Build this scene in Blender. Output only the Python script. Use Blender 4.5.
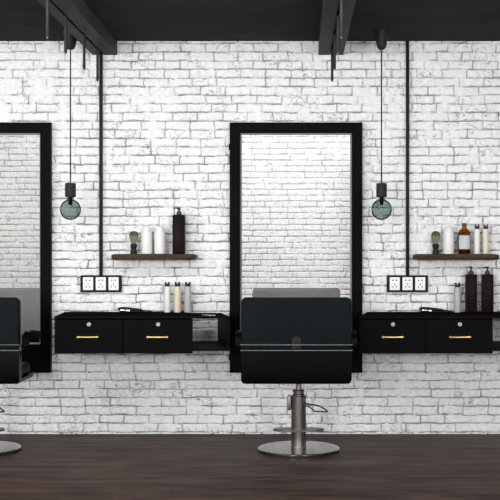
import bpy, bmesh, math, random
import numpy as np
from mathutils import Vector, Matrix
PI = math.pi
for o in list(bpy.data.objects): bpy.data.objects.remove(o)
S = bpy.context.scene
C = S.collection

# ------------------------------------------------------------------ camera, world, lights, exposure
D, F = 7.5, 1125.0                         # camera distance to the brick wall, focal length in pixels
cd = bpy.data.cameras.new('camera'); cam = bpy.data.objects.new('camera', cd); C.objects.link(cam)
cd.sensor_width = 36; cd.sensor_fit = 'HORIZONTAL'; cd.lens = 36 * F / 500
cd.shift_x = -46 / 500; cd.shift_y = 3 / 500
cam.location = (0, -D, 1.207); cam.rotation_euler = (PI / 2, 0, 0)
S.camera = cam

w = bpy.data.worlds.new('world'); S.world = w; w.use_nodes = True
w.node_tree.nodes['Background'].inputs[0].default_value = (1, 1, 1, 1)
w.node_tree.nodes['Background'].inputs[1].default_value = 0.3

def area(name, loc, target, sx, sy, power, color=(1, 1, 1)):
    l = bpy.data.lights.new(name, 'AREA'); l.shape = 'RECTANGLE'; l.size = sx; l.size_y = sy
    l.energy = power; l.color = color
    o = bpy.data.objects.new(name, l); C.objects.link(o); o.location = loc
    o.rotation_euler = (Vector(target) - Vector(loc)).to_track_quat('-Z', 'Y').to_euler()
    return o
area('added_fill_front', (-2.2, -8.38, 1.5), (-0.9, 0, 1.4), 2.3, 1.7, 250)  # added lamp behind the camera to brighten wall and open bay
area('added_fill_front_right', (2.0, -8.38, 1.45), (-0.6, 0, 1.3), 2.2, 1.7, 200)  # added lamp, placed to reach the open bay of the left console
area('added_fill_left', (-4.85, -3.9, 1.9), (-1.0, 0, 1.5), 2.6, 1.6, 85)  # added area lamp standing in for light from the left
area('added_fill_rear', (-0.6, -4.8, 4.4), (-0.6, -8.5, 1.2), 3.5, 1.0, 175)  # added lamp to brighten the brick wall that the mirrors reflect
area('added_wash_top', (-1.0, -2.02, 2.53), (-1.0, 0, 1.75), 5.0, 0.12, 29)  # added unseen strip lamp washing the top of the wall; no fixture built

vs = S.view_settings
vs.view_transform = 'Standard'; vs.look = 'None'; vs.gamma = 1; vs.use_curve_mapping = False
vs.exposure = 0.0

# ------------------------------------------------------------------ materials
def mat(name, color, rough=0.5, metal=0.0, spec=0.5, var=0.0, vscale=20, bump=0.0, bscale=60, stretch=(1, 1, 1), emit=None, coat=0.0):
    m = bpy.data.materials.new(name); m.use_nodes = True
    nt = m.node_tree; b = nt.nodes['Principled BSDF']
    b.inputs['Base Color'].default_value = (*color, 1); b.inputs['Roughness'].default_value = rough
    b.inputs['Metallic'].default_value = metal; b.inputs['Specular IOR Level'].default_value = spec
    b.inputs['Coat Weight'].default_value = coat
    if var or bump:
        tc = nt.nodes.new('ShaderNodeTexCoord'); mp = nt.nodes.new('ShaderNodeMapping')
        mp.inputs['Scale'].default_value = stretch
        nt.links.new(tc.outputs['Object'], mp.inputs[0])
    if var:
        n = nt.nodes.new('ShaderNodeTexNoise'); n.inputs['Scale'].default_value = vscale; n.inputs['Detail'].default_value = 6
        nt.links.new(mp.outputs[0], n.inputs['Vector'])
        r = nt.nodes.new('ShaderNodeValToRGB'); r.color_ramp.elements[0].position = .3; r.color_ramp.elements[1].position = .7
        r.color_ramp.elements[0].color = (*[c * (1 - var) for c in color], 1)
        r.color_ramp.elements[1].color = (*[min(1, c * (1 + var)) for c in color], 1)
        nt.links.new(n.outputs[0], r.inputs[0]); nt.links.new(r.outputs[0], b.inputs['Base Color'])
    if bump:
        n2 = nt.nodes.new('ShaderNodeTexNoise'); n2.inputs['Scale'].default_value = bscale; n2.inputs['Detail'].default_value = 5
        nt.links.new(mp.outputs[0], n2.inputs['Vector'])
        bp = nt.nodes.new('ShaderNodeBump'); bp.inputs['Strength'].default_value = bump; bp.inputs['Distance'].default_value = .01
        nt.links.new(n2.outputs[0], bp.inputs['Height']); nt.links.new(bp.outputs[0], b.inputs['Normal'])
    if emit:
        b.inputs['Emission Color'].default_value = (1, .97, .92, 1); b.inputs['Emission Strength'].default_value = emit
    return m

M = dict(
    brick=mat('white_painted_brick', (.83, .835, .84), .75, spec=.2, var=.085, vscale=38, bump=.55, bscale=110),
    plaster=mat('white_plaster', (.80, .80, .79), .8, var=.03, vscale=3, bump=.1, bscale=80),
    ceil=mat('charcoal_ceiling_paint', (.048, .048, .049), .6, spec=.0, var=.12, vscale=3, bump=.1, bscale=90),
    beam=mat('charcoal_beam_metal', (.040, .040, .041), .5, spec=.03, var=.08, vscale=6),
    slot=mat('black_slot', (.008, .008, .008), .7),
    rod=mat('dark_grey_tube_metal', (.013, .013, .0135), .45, spec=.15, var=.06, vscale=30),
    lens=mat('lamp_lens', (.12, .12, .12), .3),
    conduit=mat('black_conduit', (.009, .009, .0095), .5, spec=.12, var=.1, vscale=40),
    frame=mat('black_lacquered_frame', (.0028, .0028, .003), .35, spec=.02, var=.12, vscale=14, bump=.03, bscale=200),
    console=mat('black_laminate', (.003, .003, .0043), .38, spec=.02, var=.1, vscale=18, bump=.02, bscale=250),
    consoletop=mat('black_laminate_top', (.008, .008, .009), .45, spec=.0, var=.1, vscale=18),
    inner=mat('dark_laminate_inside', (.0065, .0065, .007), .5, spec=.02, var=.1, vscale=18),
    gold=mat('brushed_brass', (.78, .55, .22), .32, 1.0, var=.08, vscale=60, stretch=(.1, 1, 1)),
    chrome=mat('chrome', (.72, .72, .73), .18, 1.0, var=.04, vscale=30),
    bright=mat('bright_satin_steel', (.85, .85, .86), .42, .8, var=.04, vscale=60),
    bevelgrey=mat('grey_bevel_reflection', (.24, .24, .24), .5, spec=.2, var=.05, vscale=30),  # grey reflection in the mirror's bevelled edge, painted as plain colour
    lock=mat('brushed_lock_metal', (.30, .30, .31), .45, .9, var=.1, vscale=90),
    steel=mat('satin_steel', (.27, .265, .26), .3, .95, var=.08, vscale=40, stretch=(1, 1, .1)),
    steelbase=mat('polished_steel_base', (.31, .30, .295), .18, .95, var=.05, vscale=8),
    darksteel=mat('dark_steel', (.06, .057, .057), .35, .9, var=.08, vscale=30),
    column=mat('bronze_grey_steel', (.17, .15, .147), .3, .9, var=.07, vscale=40, stretch=(1, 1, .1)),
    leather=mat('black_leather', (.0045, .0078, .0084), .48, spec=.04, var=.1, vscale=12, bump=.08, bscale=180),
    shell=mat('black_gloss_shell', (.003, .0038, .004), .25, spec=.05, var=.05, vscale=9),
    greyleather=mat('grey_leather', (.40, .40, .40), .5, spec=.4, var=.06, vscale=12, bump=.08, bscale=180),
    brown=mat('brown_reflection', (.013, .0085, .008), .5, spec=.15, var=.1, vscale=30),
    trim=mat('dull_chrome_trim', (.30, .30, .30), .4, .8, var=.05, vscale=30),
    wood=mat('dark_shelf_wood', (.062, .043, .028), .6, spec=.1, var=.45, vscale=10, bump=.4, bscale=30, stretch=(.25, 3, 3)),
    white=mat('white_plastic', (.73, .73, .73), .35, var=.015, vscale=30),
    offwhite=mat('off_white_plastic', (.70, .70, .69), .35, var=.015, vscale=30),
    cream=mat('cream_plastic', (.66, .57, .45), .4, var=.02, vscale=30),
    ivory=mat('ivory_plastic', (.66, .62, .50), .4, var=.02, vscale=30),
    grey=mat('grey_plastic', (.40, .40, .41), .4, var=.02, vscale=30),
    cap=mat('charcoal_plastic', (.03, .03, .03), .4, spec=.2, var=.1, vscale=60),
    dark=mat('blackish_brown_plastic', (.0095, .0045, .005), .35, spec=.04, var=.1, vscale=20),
    pump=mat('dark_grey_pump', (.035, .032, .033), .4, spec=.2, var=.1, vscale=60),
    handle=mat('black_resin', (.010, .011, .012), .3, spec=.15, var=.1, vscale=40),
    bristle=mat('badger_bristle', (.22, .20, .115), .85, spec=.1, var=.4, vscale=60, bump=.8, bscale=150, stretch=(1, 1, .12)),
    bristletip=mat('badger_bristle_tip', (.08, .085, .077), .85, spec=.1, var=.4, vscale=60, bump=.8, bscale=150, stretch=(1, 1, .12)),
    label=mat('pale_paper_label', (.52, .54, .57), .7, var=.04, vscale=40),
    socketplate=mat('white_socket_plate', (.82, .82, .82), .4, var=.01, vscale=40),
    hole=mat('socket_hole', (.03, .03, .03), .6, var=.1, vscale=40),
    cable=mat('black_rubber_cable', (.010, .010, .010), .6, spec=.1, var=.1, vscale=60),
    socket=mat('dark_grey_lamp_socket', (.018, .018, .019), .5, spec=.15, var=.1, vscale=40),
)

def mirror_mat():
    m = bpy.data.materials.new('mirror_silver'); m.use_nodes = True; nt = m.node_tree
    b = nt.nodes['Principled BSDF']; b.inputs['Base Color'].default_value = (.93, .93, .93, 1)
    b.inputs['Metallic'].default_value = 1; b.inputs['Roughness'].default_value = 0.0
    return m
M['mirror'] = mirror_mat()
def joint_shade_cracks(m):  # mixes in dark grey: painted shade of the joints, and the cracks
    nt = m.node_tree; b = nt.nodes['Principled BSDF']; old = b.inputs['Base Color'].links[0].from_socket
    a = nt.nodes.new('ShaderNodeAttribute'); a.attribute_name = 'joint_shade_cracks'
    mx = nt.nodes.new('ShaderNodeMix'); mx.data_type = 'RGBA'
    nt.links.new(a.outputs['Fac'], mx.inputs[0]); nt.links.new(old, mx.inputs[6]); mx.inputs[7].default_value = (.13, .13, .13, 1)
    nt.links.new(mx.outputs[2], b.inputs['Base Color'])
joint_shade_cracks(M['brick'])

def tinted_glass(name, tint, gloss):
    m = bpy.data.materials.new(name); m.use_nodes = True; nt = m.node_tree
    for n in list(nt.nodes): nt.nodes.remove(n)
    out = nt.nodes.new('ShaderNodeOutputMaterial'); t = nt.nodes.new('ShaderNodeBsdfTransparent'); g = nt.nodes.new('ShaderNodeBsdfGlossy')
    lw = nt.nodes.new('ShaderNodeLayerWeight'); lw.inputs[0].default_value = .35
    rp = nt.nodes.new('ShaderNodeValToRGB')
    rp.color_ramp.elements[0].color = (*tint, 1); rp.color_ramp.elements[1].color = (*[c * .62 for c in tint], 1)
    rp.color_ramp.elements[0].position = .45; rp.color_ramp.elements[1].position = 1.0
    mx = nt.nodes.new('ShaderNodeMixShader'); fr = nt.nodes.new('ShaderNodeFresnel'); fr.inputs[0].default_value = 1.15
    g.inputs['Roughness'].default_value = .05; g.inputs[0].default_value = (gloss, gloss, gloss, 1)
    nt.links.new(lw.outputs['Facing'], rp.inputs[0]); nt.links.new(rp.outputs[0], t.inputs[0])
    nt.links.new(fr.outputs[0], mx.inputs[0]); nt.links.new(t.outputs[0], mx.inputs[1]); nt.links.new(g.outputs[0], mx.inputs[2])
    nt.links.new(mx.outputs[0], out.inputs[0])
    return m
M['smoke'] = tinted_glass('smoky_green_glass', (.50, .575, .552), .8)
M['amber'] = tinted_glass('amber_glass', (.62, .33, .11), .8)

def floor_mat():
    m = bpy.data.materials.new('dark_wood_planks'); m.use_nodes = True; nt = m.node_tree; N = nt.nodes.new; L = nt.links.new
    b = nt.nodes['Principled BSDF']
    tc = N('ShaderNodeTexCoord')
    br = N('ShaderNodeTexBrick'); br.offset = .37; br.inputs['Scale'].default_value = 1
    br.inputs['Brick Width'].default_value = 1.7; br.inputs['Row Height'].default_value = .16; br.inputs['Mortar Size'].default_value = .0025
    br.inputs['Color1'].default_value = (.068, .046, .040, 1); br.inputs['Color2'].default_value = (.050, .034, .030, 1); br.inputs['Mortar'].default_value = (.028, .02, .019, 1)
    L(tc.outputs['Object'], br.inputs['Vector'])
    mp = N('ShaderNodeMapping'); mp.inputs['Scale'].default_value = (1.0, 6, 1); L(tc.outputs['Object'], mp.inputs[0])
    n = N('ShaderNodeTexNoise'); n.inputs['Scale'].default_value = 2.2; n.inputs['Detail'].default_value = 8; n.inputs['Roughness'].default_value = .62; n.inputs['Distortion'].default_value = .6
    L(mp.outputs[0], n.inputs['Vector'])
    r = N('ShaderNodeValToRGB'); r.color_ramp.elements[0].position = .36; r.color_ramp.elements[0].color = (.40, .38, .38, 1)
    r.color_ramp.elements[1].position = .68; r.color_ramp.elements[1].color = (1.75, 1.62, 1.5, 1)
    L(n.outputs[0], r.inputs[0])
    mx = N('ShaderNodeMix'); mx.data_type = 'RGBA'; mx.blend_type = 'MULTIPLY'; mx.inputs[0].default_value = 1
    L(br.outputs['Color'], mx.inputs[6]); L(r.outputs[0], mx.inputs[7]); L(mx.outputs[2], b.inputs['Base Color'])
    b.inputs['Roughness'].default_value = .30; b.inputs['Specular IOR Level'].default_value = .008
    bp = N('ShaderNodeBump'); bp.inputs['Strength'].default_value = .12; bp.inputs['Distance'].default_value = .004
    L(n.outputs[0], bp.inputs['Height']); L(bp.outputs[0], b.inputs['Normal'])
    return m
M['floor'] = floor_mat()

# ------------------------------------------------------------------ mesh helpers
def obj(name, bm, m, parent=None, smooth=True, label=None, loc=None):
    me = bpy.data.meshes.new(name)
    bmesh.ops.recalc_face_normals(bm, faces=bm.faces)
    bm.to_mesh(me); bm.free()
    if smooth:
        me.polygons.foreach_set('use_smooth', [True] * len(me.polygons))
        me.set_sharp_from_angle(angle=math.radians(35))
    for mm in (m if isinstance(m, (list, tuple)) else [m]): me.materials.append(mm)
    o = bpy.data.objects.new(name, me); C.objects.link(o)
    if parent: o.parent = parent
    if label: o['label'] = label
    if loc: o.location = loc
    return o
def tag(o, label, cat, group=None):
    o['label'] = label; o['category'] = cat
    if group: o['group'] = group
    return o
def thing(name, label, cat, loc=(0, 0, 0), group=None):
    o = bpy.data.objects.new(name, None); C.objects.link(o); o.location = loc; o.empty_display_size = .1
    return tag(o, label, cat, group)
def dup(root, loc, label):
    def cp(o, par):
        c = o.copy(); C.objects.link(c)
        if par: c.parent = par
        for ch in o.children: cp(ch, c)
        return c
    r = cp(root, None); r.location = loc; r['label'] = label
    return r
def struct(name, bm, m, **k):
    o = obj(name, bm, m, **k); o['kind'] = 'structure'; return o

def box(bm, x0, x1, y0, y1, z0, z1, bev=0.0, seg=2):
    return prism(bm, [(x0, y0), (x1, y0), (x1, y1), (x0, y1)], z0, z1, bev, seg)
def prism(bm, poly, z0, z1, bev=0.0, seg=2):
    a = [bm.verts.new((x, y, z0)) for x, y in poly]; b = [bm.verts.new((x, y, z1)) for x, y in poly]
    n = len(poly); fs = [bm.faces.new(a[::-1]), bm.faces.new(b)]
    for i in range(n): fs.append(bm.faces.new((a[i], a[(i + 1) % n], b[(i + 1) % n], b[i])))
    if bev:
        es = list({e for f in fs for e in f.edges})
        bmesh.ops.bevel(bm, geom=es, offset=bev, segments=seg, profile=.5, affect='EDGES')
    return fs
def lathe(bm, prof, cx=0, cy=0, n=32, sy=1.0, cap=True):
    """prof: list of (radius, z)"""
    rings = []
    for r, z in prof:
        rings.append([bm.verts.new((cx + r * math.cos(2 * PI * k / n), cy + sy * r * math.sin(2 * PI * k / n), z)) for k in range(n)])
    for A, B in zip(rings, rings[1:]):
        for k in range(n): bm.faces.new((A[k], A[(k + 1) % n], B[(k + 1) % n], B[k]))
    if cap:
        bm.faces.new(rings[0][::-1]); bm.faces.new(rings[-1])
def tube(bm, pts, r, n=10, closed=False):
    pts = [Vector(p) for p in pts]; rings = []; m = len(pts); up = None
    for i, p in enumerate(pts):
        if closed: t = (pts[(i + 1) % m] - pts[i - 1]).normalized()
        else: t = (pts[min(i + 1, m - 1)] - pts[max(i - 1, 0)]).normalized()
        if up is None:
            up = Vector((0, 0, 1)) if abs(t.z) < .9 else Vector((0, 1, 0))
        s = t.cross(up).normalized(); up = s.cross(t).normalized()
        rr = r[i] if isinstance(r, (list, tuple)) else r
        rings.append([bm.verts.new(p + rr * (math.cos(2 * PI * k / n) * s + math.sin(2 * PI * k / n) * up)) for k in range(n)])
    for i in range(m if closed else m - 1):
        A, B = rings[i], rings[(i + 1) % m]
        for k in range(n): bm.faces.new((A[k], A[(k + 1) % n], B[(k + 1) % n], B[k]))
    if not closed: bm.faces.new(rings[0][::-1]); bm.faces.new(rings[-1])
def rr_poly(a0, a1, b0, b1, r, n=6):
    P = []
    for cx, cy, s in ((a1 - r, b1 - r, 0), (a0 + r, b1 - r, 1), (a0 + r, b0 + r, 2), (a1 - r, b0 + r, 3)):
        for k in range(n + 1):
            t = (s + k / n) * PI / 2; P.append((cx + r * math.cos(t), cy + r * math.sin(t)))
    return P
def panel_xz(bm, x0, x1, z0, z1, r, y0, y1, bev=.0, seg=3):
    """rounded rectangle in the XZ plane, thick along Y, with softened rims"""
    offs = [(bev * (1 - math.cos(t)), bev * math.sin(t)) for t in [PI / 2 * k / seg for k in range(seg + 1)]] if bev else [(0, 0)]
    rings = []
    prof = [(bev - d, y0 + bev - s) for d, s in [(bev * math.cos(t), bev * math.sin(t)) for t in [PI / 2 * (1 - k / seg) for k in range(seg + 1)]]] if bev else [(0, y0)]
    prof2 = [(i, y1 - (y - y0)) for i, y in prof[::-1]]
    for ins, y in prof + prof2:
        rings.append([bm.verts.new((a, y, b)) for a, b in rr_poly(x0 + ins, x1 - ins, z0 + ins, z1 - ins, max(r - ins, .001))])
    n = len(rings[0])
    for A, B in zip(rings, rings[1:]):
        for k in range(n): bm.faces.new((A[k], A[(k + 1) % n], B[(k + 1) % n], B[k]))
    bm.faces.new(rings[0]); bm.faces.new(rings[-1][::-1])
def nb(): return bmesh.new()
def smooth_path(pts, n=6):
    """Catmull-Rom through pts"""
    P = [Vector(p) for p in pts]; out = []
    for i in range(len(P) - 1):
        p0, p1, p2, p3 = P[max(i - 1, 0)], P[i], P[i + 1], P[min(i + 2, len(P) - 1)]
        for k in range(n):
            t = k / n
            out.append(.5 * ((2 * p1) + (p2 - p0) * t + (2 * p0 - 5 * p1 + 4 * p2 - p3) * t * t + (3 * p1 - p0 - 3 * p2 + p3) * t ** 3))
    out.append(P[-1]); return out

# ------------------------------------------------------------------ room shell
XL, XR, YB, ZC, ZH, YE = -5.0, 3.2, -8.5, 2.62, 4.7, -1.92
rng = np.random.default_rng(7)
def vnoise(u, v, s, seed):
    """smooth value noise at feature size s"""
    g = np.random.default_rng(seed).random((256, 256))
    a, b = u / s, v / s
    i, j = np.floor(a).astype(int), np.floor(b).astype(int); fa, fb = a - i, b - j
    fa = fa * fa * (3 - 2 * fa); fb = fb * fb * (3 - 2 * fb)
    q = lambda x, y: g[x % 256, y % 256]
    return (q(i, j) * (1 - fa) + q(i + 1, j) * fa) * (1 - fb) + (q(i, j + 1) * (1 - fa) + q(i + 1, j + 1) * fa) * fb
def brick_wall(name, y0, facing, z1, course, length, zoff, step, seed, depth=.022, shade_amt=1.0):
    """a wall of painted bricks as real relief; the highest brick faces lie in the plane y0"""
    nx, nz = int((XR - XL) / step) + 1, int(z1 / step) + 1
    X, Z = np.meshgrid(np.linspace(XL, XR, nx), np.linspace(0, z1, nz))
    U, V = X + 20, Z + 20
    # wandering joint lines
    wz = (vnoise(U, V, .09, seed) - .5) * .007 + (vnoise(U, V, .025, seed + 1) - .5) * .005
    wx = (vnoise(U, V, .05, seed + 2) - .5) * .008 + (vnoise(U, V, .02, seed + 3) - .5) * .006
    zz = (Z - zoff + wz) / course; row = np.floor(zz).astype(int); fz = zz - row
    R = np.random.default_rng(seed); jit = R.random(400) * .34; sc = 1 + (R.random(400) - .5) * .06
    xx = (U + wx) / length * sc[row % 400] + jit[row % 400] + .5 * (row % 2); col = np.floor(xx).astype(int); fx = xx - col
    TJ = R.random((512, 512)); sh = (TJ[row % 512, col % 512] - .5) * .0062 * course / .0577; dz0, dz1 = np.abs(fz * course - .0032 * course / .0577 - sh), (1 - fz) * course            # distance above the lower joint / below the upper joint
    dx = np.minimum(fx, 1 - fx) * length
    T = R.random((512, 512)); T2 = R.random((512, 512)); T3 = R.random((512, 512))
    lift, tiltz, tiltx = T[row % 512, col % 512], T2[row % 512, col % 512] - .5, T3[row % 512, col % 512] - .5
    k = course / .0577
    h = -.0045 * k * lift + tiltz * (fz - .5) * .0045 * k + tiltx * (fx - .5) * .004 * k
    n1 = vnoise(U, V, .045, seed + 4); n2 = vnoise(U, V, .016, seed + 5); n3 = vnoise(U, V, .009, seed + 6)
    h -= .0022 * n1 + .0018 * n2 + .0010 * n3
    pit = np.clip(vnoise(U, V, .03, seed + 7) * .62 + vnoise(U, V, .012, seed + 8) * .38 - .66, 0, 1)
    h -= pit * .03
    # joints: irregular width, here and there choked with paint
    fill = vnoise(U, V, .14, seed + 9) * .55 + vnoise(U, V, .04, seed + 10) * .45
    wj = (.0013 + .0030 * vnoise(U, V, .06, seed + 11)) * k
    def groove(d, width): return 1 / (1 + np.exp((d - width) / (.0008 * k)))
    # (grey paints shade into the joints; hairline cracks take the same grey)
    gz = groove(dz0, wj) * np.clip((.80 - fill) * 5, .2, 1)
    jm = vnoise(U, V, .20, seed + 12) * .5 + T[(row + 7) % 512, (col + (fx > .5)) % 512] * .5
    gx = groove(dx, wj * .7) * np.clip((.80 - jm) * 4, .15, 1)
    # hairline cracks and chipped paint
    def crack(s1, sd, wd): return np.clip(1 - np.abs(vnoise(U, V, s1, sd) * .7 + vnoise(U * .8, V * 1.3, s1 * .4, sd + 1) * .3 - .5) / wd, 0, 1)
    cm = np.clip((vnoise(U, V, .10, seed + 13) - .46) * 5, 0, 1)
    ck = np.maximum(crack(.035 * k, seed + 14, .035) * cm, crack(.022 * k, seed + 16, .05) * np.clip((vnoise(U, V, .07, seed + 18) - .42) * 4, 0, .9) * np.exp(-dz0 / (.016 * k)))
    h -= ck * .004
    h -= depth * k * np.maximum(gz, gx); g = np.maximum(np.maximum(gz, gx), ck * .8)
    clear = np.clip((.95 - fill) * 3, .3, 1) * shade_amt
    # rounded arrises
    h -= .004 * k * np.exp(-dz0 / (.004 * k)) + .0025 * k * np.exp(-dz1 / (.004 * k)) + .0022 * k * np.exp(-dx / (.004 * k))
    h = np.minimum(h, -.001)
    co = np.empty((nx * nz, 3)); co[:, 0] = X.ravel(); co[:, 2] = Z.ravel(); co[:, 1] = y0 + facing * h.ravel()
    idx = np.arange(nx * nz).reshape(nz, nx)
    q = np.stack([idx[:-1, :-1], idx[:-1, 1:], idx[1:, 1:], idx[1:, :-1]], -1).reshape(-1, 4)
    if facing > 0: q = q[:, ::-1]
    me = bpy.data.meshes.new(name); me.vertices.add(nx * nz); me.vertices.foreach_set('co', co.ravel())
    nq = len(q); me.loops.add(nq * 4); me.loops.foreach_set('vertex_index', q.ravel().astype(np.int32))
    me.polygons.add(nq); me.polygons.foreach_set('loop_start', np.arange(0, nq * 4, 4, dtype=np.int32))
    me.polygons.foreach_set('loop_total', np.full(nq, 4, dtype=np.int32))
    me.polygons.foreach_set('use_smooth', np.ones(nq, dtype=bool))
    me.materials.append(M['brick']); me.update(calc_edges=True)
    at = me.attributes.new('joint_shade_cracks', 'FLOAT', 'POINT'); at.data.foreach_set('value', np.clip(g * clear, 0, 1).ravel().astype(np.float32))
    o = bpy.data.objects.new(name, me); C.objects.link(o); o['kind'] = 'structure'
    return o
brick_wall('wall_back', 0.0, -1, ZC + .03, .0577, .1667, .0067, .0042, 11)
brick_wall('wall_front', YB, 1, ZH, .0833, .25, .02, .008, 47, depth=.013, shade_amt=.75)
b = nb(); box(b, XL - .1, XR + .1, YB - .1, .1, -.08, 0); struct('floor', b, M['floor'])
b = nb(); box(b, XL - .1, XL, YB - .1, .1, 0, ZH); struct('wall_left', b, M['plaster'])
b = nb(); box(b, XR, XR + .1, YB - .1, .1, 0, ZH); struct('wall_right', b, M['plaster'])
b = nb(); box(b, XL, XR, YE, .1, ZC, ZC + .12); struct('ceiling', b, M['ceil'])
b = nb(); box(b, XL, XR, YE + .02, .1, ZC + .12, ZH); struct('wall_upper', b, M['plaster'])
b = nb(); box(b, XL - .1, XR + .1, YB - .1, .1, ZH, ZH + .1); struct('ceiling_rear', b, M['plaster'])

for nm, wx0, wx1, wz0, wz1 in (('added_light_frame_1', -3.4, -1.0, .6, 2.4), ('added_light_frame_2', .88, 3.12, .55, 2.35)):  # added frames around the two added front lamps, with no opening behind
  b = nb()
  for (xa, xb, za, zb) in ((wx0, wx1, wz1, wz1 + .07), (wx0, wx1, wz0 - .07, wz0), (wx0 - .07, wx0, wz0 - .07, wz1 + .07), (wx1, wx1 + .07, wz0 - .07, wz1 + .07)):
      box(b, xa, xb, YB + .003, YB + .15, za, zb)
  struct(nm, b, M['frame'])
def beam(name, xc, gx=0):
    b = nb(); z0 = 2.527; g, gd, hw = .008, .02, .0825
    poly = [(-hw, z0), (gx - g, z0), (gx - g, z0 + gd), (gx + g, z0 + gd), (gx + g, z0), (hw, z0), (hw, ZC), (-hw, ZC)]
    A = [b.verts.new((xc + x, YE + .01, z)) for x, z in poly]; B = [b.verts.new((xc + x, -.004, z)) for x, z in poly]
    n = len(poly)
    for i in range(n): b.faces.new((A[i], A[(i + 1) % n], B[(i + 1) % n], B[i]))
    b.faces.new(A[::-1]); b.faces.new(B)
    struct(name, b, M['beam'], smooth=False)
beam('trim_1', -1.273, -.011); beam('trim_2', .232)

# ------------------------------------------------------------------ ceiling tube spotlights hung under the beams
def tube_light(x, y, label):
    t = thing('tube_spotlight', label, 'ceiling light', (x, y, 2.547), 'tube spotlights under the ceiling beams')
    b = nb(); lathe(b, [(.0072, -.225), (.0085, -.222), (.0085, -.03), (.0085, 0)], n=16); obj('tube', b, M['rod'], t)
    b = nb(); lathe(b, [(.0095, -.206), (.0095, -.200)], n=16); obj('collar', b, M['rod'], t)
    b = nb(); lathe(b, [(.0032, -.233), (.0052, -.230), (.0055, -.2255)], n=12); obj('lens', b, M['lens'], t)
    return t
order = ['nearest the brick wall', 'second from the brick wall', 'third from the brick wall', 'farthest from the brick wall']
tl = None
for xs, side in ((-1.284, 'left'), (.234, 'right')):
    for ys, wd in zip((-.22, -.68, -1.23, -1.69), order):
        lab = f'slim dark tube spotlight under the {side} ceiling beam, {wd}'
        if tl is None: tl = tube_light(xs, ys, lab)
        else: dup(tl, (xs, ys, 2.547), lab)

# ------------------------------------------------------------------ pendant lamps
pl_y = -.35
def pendant(x, label):
    t = thing('pendant_lamp', label, 'pendant lamp', (x, pl_y, ZC), 'globe pendant lamps')
    b = nb(); lathe(b, [(.008, -.121), (.016, -.120), (.024, -.113), (.031, -.100), (.036, -.07), (.042, -.03), (.0465, -.004), (.0465, 0)], n=32); obj('canopy', b, M['socket'], t)
    b = nb(); tube(b, [(0, 0, -.118), (0, 0, -.5), (0, 0, -.972)], .0042, 8); obj('cord', b, M['cable'], t)
    b = nb(); lathe(b, [(.030, -1.058), (.034, -1.055), (.0345, -1.05), (.0345, -.975), (.033, -.970), (.008, -.967)], n=32); obj('socket', b, M['socket'], t)
    R_, zc = .0665, -1.137
    prof = [(.0195, -1.056), (.020, -1.066)]
    a0 = math.asin(.024 / R_)
    prof += [(R_ * math.sin(a), zc + R_ * math.cos(a)) for a in np.linspace(a0, PI - .02, 22)]
    b = nb(); lathe(b, prof, n=40, cap=False); g = obj('bulb', b, M['smoke'], t, label='smoky green glass globe bulb')
    b = nb(); lathe(b, [(.0125, -1.056), (.0135, -1.07), (.013, -1.098), (.009, -1.108), (.002, -1.11)], n=20); obj('bulb_stem', b, M['handle'], g)
    b = nb(); tube(b, smooth_path([(-.004, 0, -1.108), (-.010, 0, -1.13), (-.004, .004, -1.150), (.004, -.004, -1.150), (.010, 0, -1.13), (.004, 0, -1.108)]), .0008, 6); obj('filament', b, M['darksteel'], g)
    return t
p0 = pendant(-1.4335, 'dark globe pendant with smoky bulb hanging left of the left black conduit')
dup(p0, (.5435, pl_y, ZC), 'dark globe pendant with smoky bulb hanging between tall mirror and right conduit')

# ------------------------------------------------------------------ conduits and sockets
def conduit(x, label):
    b = nb(); box(b, x - .0105, x + .0105, -.024, -.0005, 1.05, ZC - .001, .003); return tag(obj('wall_conduit', b, M['conduit']), label, 'conduit', 'black wall conduits')
conduit(-1.298, 'straight black conduit running down the brick wall from the left beam to a socket')
conduit(.742, 'straight black conduit running down the brick wall right of the tall mirror')
def sockets(xc, label):
    t = thing('triple_wall_socket', label, 'wall socket', (xc, 0, 1.003), 'triple wall sockets')
    b = nb(); panel_xz(b, -.1365, .1365, -.0562, .0562, .004, -.024, -.0005, .003); obj('socket_frame', b, M['conduit'], t)
    for dx in (-.0847, 0, .0847):
        b = nb(); panel_xz(b, dx - .0335, dx + .0335, -.043, .043, .003, -.027, -.0235, .0012); p = obj('socket_plate', b, M['socketplate'], t)
        b = nb()
        for hx, hz, ww, hh, an in ((-.011, .023, .0085, .010, 0), (.011, .023, .0085, .010, 0), (0, -.004, .006, .011, 0), (-.0125, -.020, .0058, .011, .45), (.0125, -.020, .0058, .011, -.45)):
            pts = []
            for sx, sz in ((-1, -1), (1, -1), (1, 1), (-1, 1)):
                a, c = sx * ww / 2, sz * hh / 2
                pts.append((dx + hx + a * math.cos(an) - c * math.sin(an), hz + a * math.sin(an) + c * math.cos(an)))
            A = [b.verts.new((u, -.0275, v)) for u, v in pts]; B = [b.verts.new((u, -.0262, v)) for u, v in pts]
            b.faces.new(A); b.faces.new(B[::-1])
            for i in range(4): b.faces.new((A[i], B[i], B[(i + 1) % 4], A[(i + 1) % 4]))
        obj('pin_holes', b, M['hole'], p, smooth=False)
    return t
k0 = sockets(-1.297, 'black framed triple white wall socket above the left drawer console')
dup(k0, (.741, 0, 1.003), 'black framed triple white wall socket above the right drawer console')

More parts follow.
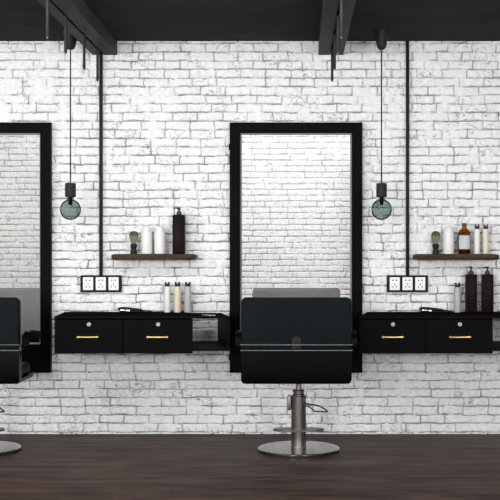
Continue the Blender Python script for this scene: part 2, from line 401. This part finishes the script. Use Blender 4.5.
# ------------------------------------------------------------------ mirrors
def mirror(xc, label):
    t = thing('wall_mirror', label, 'mirror', (xc, 0, .413), 'tall black framed mirrors')
    W, H, fw, fb, y = .44, 1.66, .069, .187, -.045
    b = nb()
    def ringp(ins, yy, ft=None):
        f = ins
        return [b.verts.new(p) for p in ((-W + f[0], yy, f[1]), (W - f[0], yy, f[1]), (W - f[0], yy, H - f[0]), (-W + f[0], yy, H - f[0]))]
    rings = [ringp((0, 0), -.001), ringp((0, 0), y + .003), ringp((.003, .003), y), ringp((fw - .004, fb - .004), y), ringp((fw, fb), y + .004), ringp((fw, fb), -.012), ringp((fw, fb), -.001)]
    for A, B in zip(rings, rings[1:] + rings[:1]):
        for k in range(4): b.faces.new((A[k], A[(k + 1) % 4], B[(k + 1) % 4], B[k]))
    obj('frame', b, M['frame'], t)
    b = nb(); bv = .011
    x0, z0, z1 = W - fw, fb, H - fw
    A = [b.verts.new(p) for p in ((-x0, -.0135, z0), (x0, -.0135, z0), (x0, -.0135, z1), (-x0, -.0135, z1))]
    B = [b.verts.new(p) for p in ((-x0 + bv, -.0185, z0 + bv), (x0 - bv, -.0185, z0 + bv), (x0 - bv, -.0185, z1 - bv), (-x0 + bv, -.0185, z1 - bv))]
    b.faces.new([b.verts.new(v.co + Vector((0, .0035, 0))) for v in A])
    for v in A + B: b.verts.remove(v)
    obj('mirror_glass', b, M['mirror'], t, smooth=False, label='silver mirror glass')
    b = nb(); q = [(0, -.010), (0, -.0185), (bv * .6, -.0185), (bv, -.0105)]
    rr_ = [[b.verts.new(p) for p in ((-x0 + i, yy, z0 + i), (x0 - i, yy, z0 + i), (x0 - i, yy, z1 - i), (-x0 + i, yy, z1 - i))] for i, yy in q]
    for P, Q in zip(rr_, rr_[1:]):
        for k in range(4): b.faces.new((P[k], P[(k + 1) % 4], Q[(k + 1) % 4], Q[k]))
    obj('bevel_reflection', b, M['bevelgrey'], t, smooth=False, label='bevelled glass edge with its grey reflection painted')
    for zz in (.10, 1.50):
        b = nb(); box(b, -W - .007, -W + .004, -.034, -.004, zz - .02, zz + .02, .002); obj('mounting_clip', b, M['frame'], t)
    return t
m0 = mirror(0, 'tall black framed mirror behind the middle salon chair')
dup(m0, (-2.067, 0, .413), 'tall black framed mirror cut by the left edge of the photo')

# ------------------------------------------------------------------ drawer consoles
YF = -.55; SC = F / (D + YF)
ZT = 1.207 - 63.4 / SC
def console(name, label, F0, F1, B0, B1, s1, s2, gap=0, group=None):
    t = thing(name, label, 'console', (F0, 0, .586), group)
    zt = ZT - .586
    def X(s, y):                            # the console is wider at its front edge: its ends splay
        f, k = F0 + (F1 - F0) * s, B0 + (B1 - B0) * s
        return f + (k - f) * (y - YF) / (0 - YF) - F0
    def slab(bm, sa, sb, ya, yb, za, zb, bev=.0015, ia=0, ib=0):
        prism(bm, [(X(sa, ya) + ia, ya), (X(sb, ya) - ib, ya), (X(sb, yb) - ib, yb), (X(sa, yb) + ia, yb)], za, zb, bev, 1)
    yb = -.003
    b = nb()
    if gap:                                 # over the open bay the top stops short of the wall
        prism(b, [(X(0, YF - .006), YF - .006), (X(1, YF - .006), YF - .006), (X(1, -gap), -gap), (X(s2, -gap), -gap), (X(s2, yb), yb), (X(0, yb), yb)], zt - .013, zt, .002, 1)
    else: slab(b, 0, 1, YF - .006, yb, zt - .013, zt, .002)
    obj('top_panel', b, M['consoletop'], t)
    b = nb(); slab(b, s2, 1, YF, yb, .015, .035); obj('bottom_panel', b, M['inner'], t)
    b = nb(); slab(b, 0, s2, YF + .02, yb, .0, .015); obj('bottom_panel', b, M['console'], t)
    b = nb(); e = .017 / (F1 - F0)
    slab(b, 0, e, YF + .02, yb, .015, zt - .0135); obj('side_panel', b, M['console'], t)
    b = nb(); slab(b, s2 - e, s2, YF + .02, yb, .015, zt - .0135); obj('divider', b, M['console'], t)
    b = nb(); slab(b, 1 - .009 / (F1 - F0), 1, YF, yb, .0352, zt - .0135); obj('side_panel', b, M['inner'], t)
    b = nb(); slab(b, e, s2 - e, -.02, yb, .015, zt - .0135); obj('back_panel', b, M['console'], t)
    for sa, sb in ((0, s1), (s1, s2)):
        b = nb(); slab(b, sa, sb, YF - .001, YF + .018, .0, zt - .019, .0015, .0012, .0012); d = obj('drawer', b, M['console'], t)
        b = nb(); slab(b, sa + .02, sb - .02, YF + .019, -.06, .03, zt - .04); obj('drawer_box', b, M['inner'], d)
        xm = (X(sa, YF) + X(sb, YF)) / 2 + .0; zh = zt - .019 - .108
        b = nb(); L = .068
        tube(b, [(xm - L, YF - .026, zh), (xm - L * .94, YF - .026, zh), (xm - L * .8, YF - .026, zh), (xm - L * .72, YF - .026, zh), (xm + L * .72, YF - .026, zh), (xm + L * .8, YF - .026, zh), (xm + L * .94, YF - .026, zh), (xm + L, YF - .026, zh)],
             [.006, .0095, .0095, .0066, .0066, .0095, .0095, .006], 14)
        for s in (-1, 1): tube(b, [(xm + s * L * .88, YF - .026, zh), (xm + s * L * .88, YF - .001, zh)], .005, 10)
        obj('handle', b, M['gold'], d, label='brass bar handle')
        b = nb(); zl = zt - .019 - .030; n = 20
        prof = [(.0135, -.001), (.0135, -.0045), (.0115, -.006), (.0085, -.006), (.0080, -.0045), (.0015, -.0045)]
        xk = xm + .003
        rings = [[b.verts.new((xk + r * math.cos(2 * PI * q / n), YF + y_, zl + r * math.sin(2 * PI * q / n))) for q in range(n)] for r, y_ in prof]
        for A, B in zip(rings, rings[1:]):
            for q in range(n): b.faces.new((A[q], A[(q + 1) % n], B[(q + 1) % n], B[q]))
        b.faces.new(rings[-1]); b.faces.new(rings[0][::-1])
        lk = obj('lock', b, M['lock'], d, label='round steel lock')
        b = nb(); box(b, xk - .0012, xk + .0012, YF - .0056, YF - .004, zl - .005, zl + .005); obj('keyhole', b, M['hole'], lk)
    return t
fx = lambda p: (p - 296) / SC
bx_ = lambda p: (p - 296) / 150
F0, F1 = fx(54.3), fx(229.6)
console('drawer_console', 'black floating drawer console with brass handles left of the middle chair', F0, F1, bx_(64.8), bx_(218.8),
        (122.9 - 54.8) / 174.8, (193 - 54.8) / 174.8, gap=.13, group='floating drawer consoles')
G0 = fx(359.2); G1 = G0 + (F1 - F0)
console('drawer_console', 'black floating drawer console with brass handles right of the middle chair', G0, G1, bx_(367.5), bx_(367.5) + 1.03,
        (425.6 - 359.2) / 174.8, (492.6 - 359.2) / 174.8, group='floating drawer consoles')

# ------------------------------------------------------------------ wooden shelves
def shelf(x0, x1, label, seed):
    b = nb(); R = random.Random(seed); nx = 46; yb, yf, z0, z1 = -.002, -.15, 1.1615, 1.2005
    ring = []
    for i in range(nx + 1):
        x = x0 + (x1 - x0) * i / nx; e = min(i, nx - i); rd = .006 if e == 0 else (.002 if e == 1 else 0)
        j = lambda a: (R.random() - .5) * a
        ring.append([b.verts.new(p) for p in ((x, yb, z0 + rd), (x, yb, z1 - rd), (x, yf + .006, z1 - rd), (x, yf + j(.002) + rd, z1 - .006 - rd / 2), (x, yf + j(.006) + rd, z0 + .016 + j(.006)), (x, yf + .006 + j(.004) + rd, z0 + .004 + rd + j(.004)), (x, yf + .022, z0 + rd + j(.002)))])
    m = len(ring[0])
    for A, B in zip(ring, ring[1:]):
        for k in range(m): b.faces.new((A[k], A[(k + 1) % m], B[(k + 1) % m], B[k]))
    b.faces.new(ring[0]); b.faces.new(ring[-1][::-1])
    return tag(obj('wooden_shelf', b, M['wood']), label, 'shelf', 'rough dark wooden shelves')
s_ = 153.0
ZS = 1.2006
shelf((111.2 - 296) / s_, (195.2 - 296) / s_, 'rough dark wooden wall shelf holding two white bottles, left of the middle mirror', 1)
shelf((415.0 - 296) / s_, (499.3 - 296) / s_, 'rough dark wooden wall shelf holding the amber bottle, right of the middle mirror', 2)

# ------------------------------------------------------------------ small goods
YI = -.08; s2_ = F / (D + YI)
px = lambda p: (p - 296) / s2_
H = lambda n: n / s2_                        # a height seen as n pixels at the shelf
def shaving_brush(x, label):
    t = thing('shaving_brush', label, 'shaving brush', (x, YI, ZS), 'shaving brushes')
    b = nb(); lathe(b, [(.019, 0), (.0225, .002), (.0235, .008), (.022, .018), (.0185, .026), (.0175, .032), (.020, .042), (.0225, .052), (.022, .060), (.018, .066), (.014, .067)], n=28); obj('handle', b, M['handle'], t)
    b = nb(); lathe(b, [(.013, .066), (.017, .076), (.024, .094), (.0292, .112), (.0300, .120)], n=32); k = obj('bristles', b, M['bristle'], t)
    b = nb(); lathe(b, [(.0300, .120), (.0296, .128), (.0265, .138), (.0195, .146), (.010, .150), (.002, .151)], n=32); obj('bristle_tips', b, M['bristletip'], k, label='dark grey bristle tips')
    return t
def white_bottle(x, label):
    t = thing('dome_cap_bottle', label, 'bottle', (x, YI, ZS), 'white dome cap bottles')
    b = nb(); r = .0365
    lathe(b, [(r - .004, 0), (r - .001, .001), (r, .004), (r, .143), (r - .001, .148), (r - .004, .151), (.030, .152)], n=40); obj('body', b, M['white'], t)
    b = nb(); lathe(b, [(.0285, .152), (.0285, .160), (.0265, .170), (.021, .179), (.013, .185), (.004, .187)], n=36); obj('cap', b, M['white'], t)
    return t
def pump_bottle(x, z, hw, hb, y, label, tall=.05):
    t = thing('pump_bottle', label, 'bottle', (x, y, z), 'dark square pump bottles')
    b = nb(); box(b, -hw, hw, -hw * .9, hw * .9, 0, hb, .006, 3); obj('body', b, M['dark'], t)
    b = nb(); lathe(b, [(.016, hb - .001), (.0175, hb), (.0175, hb + .014), (.015, hb + .017), (.0125, hb + .018), (.0115, hb + .027)], n=24); obj('collar', b, M['pump'], t)
    b = nb(); lathe(b, [(.0055, hb + .026), (.0055, hb + tall - .014)], n=14)
    lathe(b, [(.0095, hb + tall - .017), (.0105, hb + tall - .015), (.010, hb + tall - .003), (.008, hb + tall)], n=20)
    tube(b, smooth_path([(0, -.002, hb + tall - .006), (-.018, -.004, hb + tall - .005), (-.031, -.005, hb + tall - .006), (-.036, -.006, hb + tall - .010)], 4), [.0045] * 5 + [.0034] * 7 + [.003], 10)
    obj('pump_head', b, M['pump'], t)
    return t
def notch_bottle(x, z, y, r, hb, hc, m, label, group):
    t = thing('slim_bottle', label, 'bottle', (x, y, z), group)
    b = nb(); lathe(b, [(r - .003, 0), (r - .0006, .001), (r, .004), (r, hb - .006), (r - .001, hb - .002), (r - .003, hb)], n=32); obj('body', b, M[m], t)
    b = nb(); rc = r * .80
    lathe(b, [(rc - .001, hb), (rc, hb + .002), (rc, hb + hc * .62), (rc - .002, hb + hc * .66)], n=28)
    for s in (-1, 1):
        box(b, *(sorted((s * rc * .98, s * rc * .30))), -rc * .55, rc * .55, hb + hc * .6, hb + hc, .003, 2)
    obj('cap', b, M['cap'], t, label='charcoal notched cap')
    return t
shaving_brush(px(133.7), 'shaving brush standing on the shelf left of the middle mirror')
shaving_brush(px(435.8), 'shaving brush standing on the shelf right of the middle mirror')
white_bottle(px(146.6), 'white dome capped bottle beside the shaving brush on the left shelf')
white_bottle(px(159.8), 'white dome capped bottle nearest the dark pump bottle on the left shelf')
white_bottle(px(448.5), 'white dome capped bottle between shaving brush and amber bottle on right shelf')
pump_bottle(px(179), ZS, .040, H(39), YI, 'tall dark square pump bottle at the right end of the left shelf')
# amber bottle
t = thing('amber_bottle', 'amber glass bottle with pale label and dark cap on the right shelf', 'bottle', (px(464.3), YI, ZS))
b = nb(); lathe(b, [(.030, .0), (.0385, .001), (.0405, .006), (.0405, .128), (.0385, .140), (.031, .155), (.020, .165), (.0145, .171), (.0140, .183)], n=40, cap=False)
gl = obj('bottle_glass', b, M['amber'], t)
b = nb(); lathe(b, [(.028, .004), (.0375, .006), (.0385, .010), (.0385, .034)], n=36); obj('liquid', b, mat('brown_lotion', (.06, .02, .006), .35, var=.1, vscale=20), gl)
b = nb(); n = 24; A = []
for k in range(n + 1):
    a = -PI / 2 - 1.15 + 2.1 * k / n
    A.append([b.verts.new((rr * math.cos(a), rr * math.sin(a), zz)) for rr, zz in ((.0408, .032), (.0408, .122), (.0416, .122), (.0416, .032))])
for P, Q in zip(A, A[1:]):
    for k in range(4): b.faces.new((P[k], P[(k + 1) % 4], Q[(k + 1) % 4], Q[k]))
b.faces.new(A[0]); b.faces.new(A[-1][::-1]); obj('label', b, M['label'], t, label='pale blank paper label')
b = nb(); lathe(b, [(.0150, .182), (.0165, .184), (.0165, .200), (.0150, .203), (.004, .2035)], n=28); obj('cap', b, mat('dark_brown_cap', (.035, .015, .008), .4, var=.1, vscale=40), t)
grp = 'slim notched cap bottles'
hs = H(25)
notch_bottle(px(477), ZS, YI, .0203, hs, .030, 'offwhite', 'slim white notched cap bottle next to the amber bottle on the right shelf', grp)
notch_bottle(px(485.7), ZS, YI, .0190, hs, .030, 'ivory', 'slim ivory notched cap bottle at the right end of the right shelf', grp)
ZK = ZT + .0004
YK = -.09
notch_bottle(px(167.4), ZK, YK, .0207, .171, .030, 'offwhite', 'slim white notched cap bottle on the left console, leftmost of three', grp)
notch_bottle(px(177.6), ZK, YK, .0225, .171, .030, 'cream', 'slim beige notched cap bottle on the left console, middle of three', grp)
notch_bottle(px(188.0), ZK, YK, .0232, .171, .030, 'grey', 'slim grey notched cap bottle on the left console, rightmost of three', grp)
notch_bottle(px(457.3), ZK, YK, .0232, .166, .030, 'grey', 'slim grey notched cap bottle on the right console beside dark pump bottles', grp)
pump_bottle(px(470.8), ZK, .0365, .251, YK, 'tall dark square pump bottle on the right console beside the grey bottle', .052)
pump_bottle(px(487.1), ZK, .0365, .251, YK, 'tall dark square pump bottle nearest the right end of the right console', .052)

def clipper(x, label):
    t = thing('hair_straightener', label, 'hair straightener', (x, -.14, ZK), 'black hair straighteners')
    def arm(zs, ws, name, m):
        b = nb(); rings = []
        for (xx, zc, hz, hw) in zs:
            rings.append([b.verts.new((xx, hw * ws * math.cos(a) * (abs(math.cos(a)) ** -.35 if abs(math.cos(a)) > 1e-6 else 1), zc + hz * math.sin(a))) for a in [2 * PI * k / 16 for k in range(16)]])
        for A, B in zip(rings, rings[1:]):
            for k in range(16): b.faces.new((A[k], A[(k + 1) % 16], B[(k + 1) % 16], B[k]))
        b.faces.new(rings[0][::-1]); b.faces.new(rings[-1]); return obj(name, b, m, t)
    arm([(0, .026, .003, .006), (.006, .0265, .0095, .013), (.03, .0275, .0115, .016), (.07, .0265, .0105, .016), (.12, .0225, .0085, .015), (.158, .0175, .0065, .013), (.165, .0165, .003, .008)], 1, 'upper_arm', M['handle'])
    arm([(.008, .008, .002, .006), (.013, .0095, .0065, .013), (.04, .0095, .0075, .016), (.09, .0095, .007, .015), (.13, .0100, .0065, .014), (.158, .0105, .0055, .012), (.163, .011, .003, .008)], 1, 'lower_arm', M['handle'])
    b = nb(); box(b, .055, .080, -.0185, -.0165, .0125, .0195, .0006, 1); box(b, .02, .05, -.013, .013, .0165, .0222); obj('heating_plate', b, M['chrome'], t)
    b = nb(); tube(b, smooth_path([(.155, 0, .015), (.18, .0, .016), (.205, .01, .010), (.225, .03, .0035), (.20, .06, .0032), (.15, .075, .0032)]), .003, 8); obj('power_cord', b, M['cable'], t)
    return t
k0 = clipper(px(119.3), 'black hair straightener lying on the left console below the wall socket')
dup(k0, (px(418), -.14, ZK), 'black hair straightener lying on the right console below the wall socket')

# small chrome scissors on the left console top
t = thing('scissors', 'small chrome scissors lying on the right end of the left console', 'scissors', (-.550, -.45, ZK))
def blade(s, name):
    b = nb()
    pts = [(-.004, -.02), (.004, -.02), (.006, 0), (.0045, .06), (.0005, .125), (-.003, .06)]
    prism(b, pts, 0 if s > 0 else .0032, .003 if s > 0 else .0062, .0004, 1)
    tube(b, [(0, -.018, .0035), (s * .006, -.045, .0035), (s * .012, -.065, .0035)], .003, 8)
    tube(b, [(s * .018 + .013 * math.cos(a), -.082 + .018 * math.sin(a), .0035) for a in [2 * PI * k / 20 for k in range(20)]], .0032, 8, closed=True)
    o = obj(name, b, M['bright'], t); o.rotation_euler = (0, 0, .12 * s); return o
blade(1, 'blade'); blade(-1, 'blade')
b = nb(); lathe(b, [(.0035, .006), (.0035, .0085), (.002, .009)], n=14); obj('pivot_screw', b, M['darksteel'], t)
t.rotation_euler = (0, 0, .62); t.scale = (.55, .55, .6)

# ------------------------------------------------------------------ salon chairs
def chair(loc, label):
    t = thing('salon_chair', label, 'salon chair', loc, 'black hydraulic salon chairs')
    kids = len(bpy.data.objects); Y0 = -.62                                # the pedestal stands at the origin of the chair: y below is relative to it
    yr = -.28                                # rear face of the back
    b = nb(); panel_xz(b, -.325, .325, .640, .946, .030, yr, yr + .055, .012, 4); bk = obj('backrest', b, M['leather'], t)
    b = nb(); panel_xz(b, -.318, .318, .60, .944, .030, yr + .056, yr + .112, .02, 4); obj('back_cushion', b, M['greyleather'], t, label='grey front cushion of the back')
    for zz in (.668, .635):
        b = nb(); tube(b, [(-.329, yr + .045, zz), (-.329, yr + .004, zz), (-.326, yr - .003, zz), (.326, yr - .003, zz), (.329, yr + .004, zz), (.329, yr + .045, zz)], .0022, 8); obj('trim', b, M['trim'], t, label='thin chrome trim line')
    b = nb(); panel_xz(b, -.0265, .0265, .626, .716, .020, yr - .0045, yr + .004, .0015, 2); obj('back_reflection', b, M['brown'], t, label='small brown rounded reflection built as a tab')  # brownish reflection on the chair back, built as a coloured tab
    # one bent shell: lower back turning under the seat
    prof = [(yr + .002, .655), (yr + .001, .60), (yr + .002, .54), (yr + .004, .49), (yr + .008, .462), (yr + .015, .448), (yr + .026, .438), (yr + .042, .4335), (yr + .10, .433), (yr + .25, .433), (yr + .40, .433), (yr + .44, .4345), (yr + .462, .441), (yr + .475, .452)]
    th = .018; b = nb(); rings = []
    for i, (y, z) in enumerate(prof):
        p, q = Vector(prof[max(i - 1, 0)]), Vector(prof[min(i + 1, len(prof) - 1)]); tt = (q - p).normalized(); nrm = Vector((-tt.y, tt.x))
        if nrm.x + nrm.y < 0: nrm = -nrm
        dz = max(0, .433 + .03 - z); ins = .03 - math.sqrt(max(0, .03 ** 2 - min(dz, .03) ** 2)) if y < yr + .05 else .028
        hw = .325 - min(ins, .03)
        c, d = (y, z), (y + nrm.x * th, z + nrm.y * th)
        rings.append([b.verts.new(v) for v in ((-hw, c[0], c[1]), (-hw + .004, c[0], c[1]), (hw - .004, c[0], c[1]), (hw, c[0], c[1]), (hw, d[0], d[1]), (-hw, d[0], d[1]))])
    for A, B in zip(rings, rings[1:]):
        for k in range(6): b.faces.new((A[k], A[(k + 1) % 6], B[(k + 1) % 6], B[k]))
    b.faces.new(rings[0]); b.faces.new(rings[-1][::-1]); obj('seat_shell', b, M['shell'], t)
    for s in (-1, 1):
        b = nb(); tube(b, [(s * .2985, y - .001, z - .001) for y, z in prof[6:]], .002, 6); obj('edge_strip', b, M['trim'], t, label='thin metal edge strip')
    b = nb(); box(b, -.285, .285, yr + .115, yr + .465, .4525, .525, .026, 4); obj('seat', b, M['leather'], t)
    b = nb(); box(b, -.319, .319, yr + .034, yr + .100, .4525, .640, .012, 2); obj('back_support', b, M['shell'], t)
    for s in (-1, 1):
        pts = [(yr + .055, .652), (yr + .058, .668), (yr + .075, .700), (yr + .10, .728), (yr + .13, .742), (yr + .18, .744), (yr + .40, .722), (yr + .415, .716), (yr + .412, .678), (yr + .395, .673), (yr + .17, .692), (yr + .12, .684), (yr + .10, .660)]
        b = nb(); xa, xb = (.327, .362)
        A = [b.verts.new((s * xa, y, z)) for y, z in pts]; B = [b.verts.new((s * xb, y, z)) for y, z in pts]
        n = len(pts); fs = [b.faces.new(A), b.faces.new(B[::-1])]
        for k in range(n): fs.append(b.faces.new((A[k], B[k], B[(k + 1) % n], A[(k + 1) % n])))
        bmesh.ops.recalc_face_normals(b, faces=b.faces)
        bmesh.ops.bevel(b, geom=[e for e in b.edges if len(e.link_faces) == 2 and e.calc_face_angle() > .9], offset=.005, segments=2, affect='EDGES')
        obj('armrest', b, M['shell'], t)
        b = nb(); tube(b, [(s * .312, yr + .085, .64), (s * .335, yr + .085, .672)], .010, 10); obj('armrest_bolt', b, M['shell'], t)
    for ch in t.children: ch.location.x = -.014   # the back sits a touch left of the column
    # pedestal
    b = nb(); lathe(b, [(.012, .432), (.0185, .432), (.0185, .355)][::-1], n=24); obj('piston', b, M['steel'], t)
    b = nb(); lathe(b, [(.030, .330), (.037, .333), (.037, .343), (.033, .347), (.033, .358), (.038, .361), (.038, .367), (.030, .371), (.0187, .372)], n=32); obj('collar', b, M['column'], t)
    b = nb(); lathe(b, [(.0465, .016), (.0465, .10), (.046, .325), (.048, .327), (.048, .333), (.041, .336), (.02, .337)], n=40); obj('column', b, M['column'], t)
    b = nb()
    panel_xz(b, -.070, -.046, .247, .338, .010, -.020, .014, .004)
    box(b, -.066, -.042, -.006, .010, .300, .320); obj('side_bracket', b, M['column'], t)
    q = lambda p, y: ((p - 298.4) / 163.5, 0, 1.207 - (y - 253) / 163.5)
    lp = [q(303, 402), q(308, 403.2), q(314, 403.8), q(319.5, 404.8), q(324, 407.2), q(327, 409.4), q(322, 409.9), q(314.5, 410), q(312.3, 408.3), q(309.5, 406.3), q(306, 405.2), q(302.5, 404.6)]
    lp = [(x, -.03 - .5 * max(0, x - .05), z) for x, _, z in lp]
    b = nb(); tube(b, smooth_path(lp, 4), .0048, 10); obj('pump_lever', b, M['darksteel'], t)
    b = nb(); n = 48; zf = .128
    prism(b, [(.156 * math.copysign(abs(math.cos(a)) ** .8, math.cos(a)), -.005 + .062 * math.copysign(abs(math.sin(a)) ** .8, math.sin(a))) for a in [2 * PI * k / n for k in range(n)]], zf - .006, zf + .006, .003, 2)
    obj('footrest', b, M['column'], t)
    b = nb(); lathe(b, [(.0055, zf + .006), (.0055, zf + .014), (.003, zf + .017)], cx=.0, cy=-.054, n=14); obj('footrest_bolt', b, M['chrome'], t)
    b = nb(); lathe(b, [(.246, 0), (.251, .002), (.251, .006), (.248, .0075)], n=72); obj('base_rim', b, M['darksteel'], t)
    b = nb(); lathe(b, [(.2485, .0076), (.2505, .009), (.2505, .015), (.247, .018), (.20, .0205), (.10, .0225), (.047, .0235)], n=72); obj('base', b, M['steelbase'], t)
    return t
c0 = chair((.016, -.62, 0), 'black salon chair seen from behind in front of the middle mirror')
dup(c0, (-1.936, -.62, 0), 'black salon chair cut off by the left edge of the photo')
